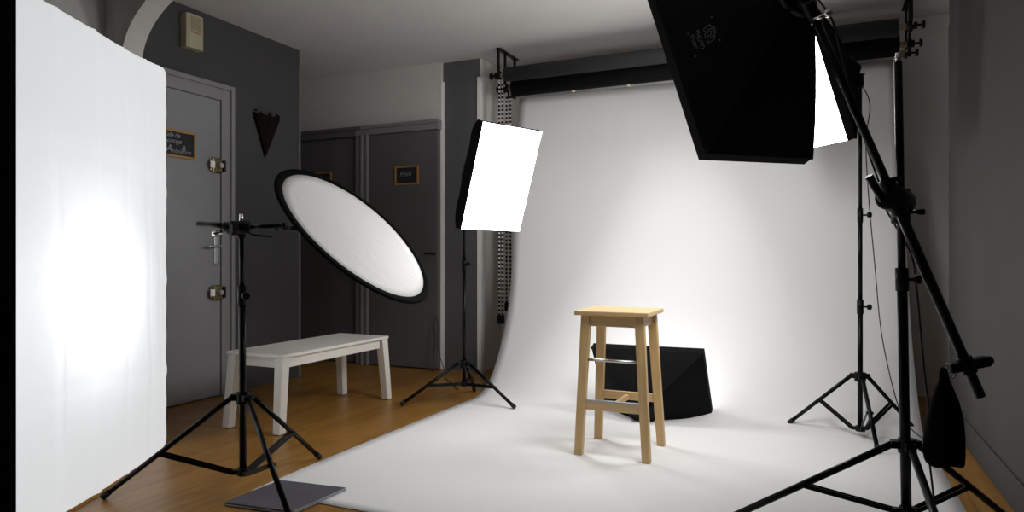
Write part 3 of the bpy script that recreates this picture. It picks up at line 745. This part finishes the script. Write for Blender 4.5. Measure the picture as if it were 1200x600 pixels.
# ------------------------------------------------------------------ bar stool
SX, SY = -.943, 3.43
t = thing('bar_stool', 'birch wood bar stool standing on the white paper', 'stool', (SX, SY, 0))
b = B(); box(b, (-.188, -.175, .703), (.188, .175, .726)); obj('seat', b, M['birch_x'], t, bevel=.004)
BX, BY, TX, TY = .172, .166, .136, .134
for sx in (-1, 1):
    for sy in (-1, 1):
        b = B(); taper(b, (sx*BX + .006, sy*BY, .004), (sx*TX, sy*TY, .703), .041, .035, .046, .038); obj('leg', b, M['birch_z'], t, bevel=.003)
def lx(z): return BX + (TX - BX)*z/.703
def ly(z): return BY + (TY - BY)*z/.703
for sy in (-1, 1):
    b = B(); box(b, (-TX, sy*(TY + .001) - .010, .648), (TX, sy*(TY + .001) + .010, .703)); obj('apron', b, M['birch_x'], t, bevel=.002)
for sx in (-1, 1):
    b = B(); box(b, (sx*TX - .010, -TY, .648), (sx*TX + .010, TY, .703)); obj('apron', b, M['birch_y'], t, bevel=.002)
for sy in (-1, 1):
    y = sy*ly(.255); b = B(); box(b, (-lx(.255), y - .010, .232), (lx(.255), y + .010, .274)); obj('rail', b, M['birch_x'], t, bevel=.002)
b = B(); box(b, (-.012, -ly(.25), .237), (.012, ly(.25), .262)); obj('stretcher', b, M['birch_y'], t, bevel=.002)
b = B(); y = -ly(.28); box(b, (-lx(.28) + .012, y - .013, .274), (lx(.28) - .012, y + .013, .282)); o_ = obj('footrest_strip', b, M['steel'], t, bevel=.002)
b = B(); y = -ly(.48); cyl(b, (-lx(.48), y, .480), (lx(.48), y, .480), .007, n=14); obj('footrest_rod', b, M['steel'], t)
b = B(); y = -ly(.255) - .010; cyl(b, (0, y, .252), (0, y - .004, .252), .006, n=12); obj('bolt', b, M['steel'], t)

# ------------------------------------------------------------------ bench
HX, HY = -2.953, 3.462
t = thing('bench', 'long cream white wooden bench on the plank floor beside the charcoal wall', 'bench', (HX, HY, 0))
b = B(); box(b, (-.212, -.515, .425), (.212, .515, .445)); obj('bench_top', b, M['bench'], t, bevel=.004)
for sx in (-1, 1):
    b = B(); box(b, (sx*.178 - .011, -.44, .365), (sx*.178 + .011, .44, .425)); obj('apron', b, M['bench'], t, bevel=.002)
for sy in (-1, 1):
    b = B(); box(b, (-.17, sy*.475 - .011, .365), (.17, sy*.475 + .011, .425)); obj('apron', b, M['bench'], t, bevel=.002)
    for sx in (-1, 1):
        b = B(); taper(b, (sx*.192, sy*.520, .004), (sx*.178, sy*.480, .425), .050, .050, .056, .062); obj('leg', b, M['bench'], t, bevel=.003)

# ------------------------------------------------------------------ folded dark board on the floor
t = thing('folded_board', 'thin dark grey folded board lying at the corner of the white paper', 'board', (-2.01, 2.18, 0))
def bq(bm, pts, z0, z1, mi=0):
    A = [bm.verts.new((x + 2.01, y - 2.18, z0)) for x, y in pts]; C3 = [bm.verts.new((x + 2.01, y - 2.18, z1)) for x, y in pts]
    for i in range(4): bm.faces.new((A[i], A[(i+1)%4], C3[(i+1)%4], C3[i])).material_index = 1
    bm.faces.new(A[::-1]).material_index = mi; bm.faces.new(C3).material_index = mi
qq = [(-2.176, 2.012), (-1.855, 2.046), (-1.838, 2.342), (-2.164, 2.304)]
b = B(); bq(b, qq, .0045, .0095); obj('lower_leaf', b, [M['mat'], M['matedge']], t)
b = B(); bq(b, [(x + .003, y + .006) for x, y in qq], .0125, .0175); obj('upper_leaf', b, [M['mat'], M['matedge']], t)
b = B(); bq(b, [qq[3], qq[2], (qq[2][0], qq[2][1] + .006), (qq[3][0], qq[3][1] + .006)], .0045, .0175); obj('hinge_spine', b, [M['mat'], M['mat']], t)

# ------------------------------------------------------------------ world, camera, colour
w = bpy.data.worlds.new('studio_world'); scene.world = w; w.use_nodes = True
w.node_tree.nodes['Background'].inputs[0].default_value = (.02, .02, .02, 1); w.node_tree.nodes['Background'].inputs[1].default_value = 1
cam = bpy.data.cameras.new('camera'); cam.lens = 24; cam.sensor_width = 36; cam.clip_start = .05
co = bpy.data.objects.new('camera', cam); COL.objects.link(co); co.location = (0, 0, 1.0); co.rotation_euler = (R(90), 0, math.atan(362/800))
scene.camera = co
vs = scene.view_settings; vs.view_transform = 'Standard'; vs.look = 'None'; vs.gamma = 1; vs.exposure = 0.27; vs.use_curve_mapping = False
scene.cycles.use_denoising = True
scene.cycles.max_bounces = 10
scene.cycles.diffuse_bounces = 6
scene.cycles.sample_clamp_indirect = 6
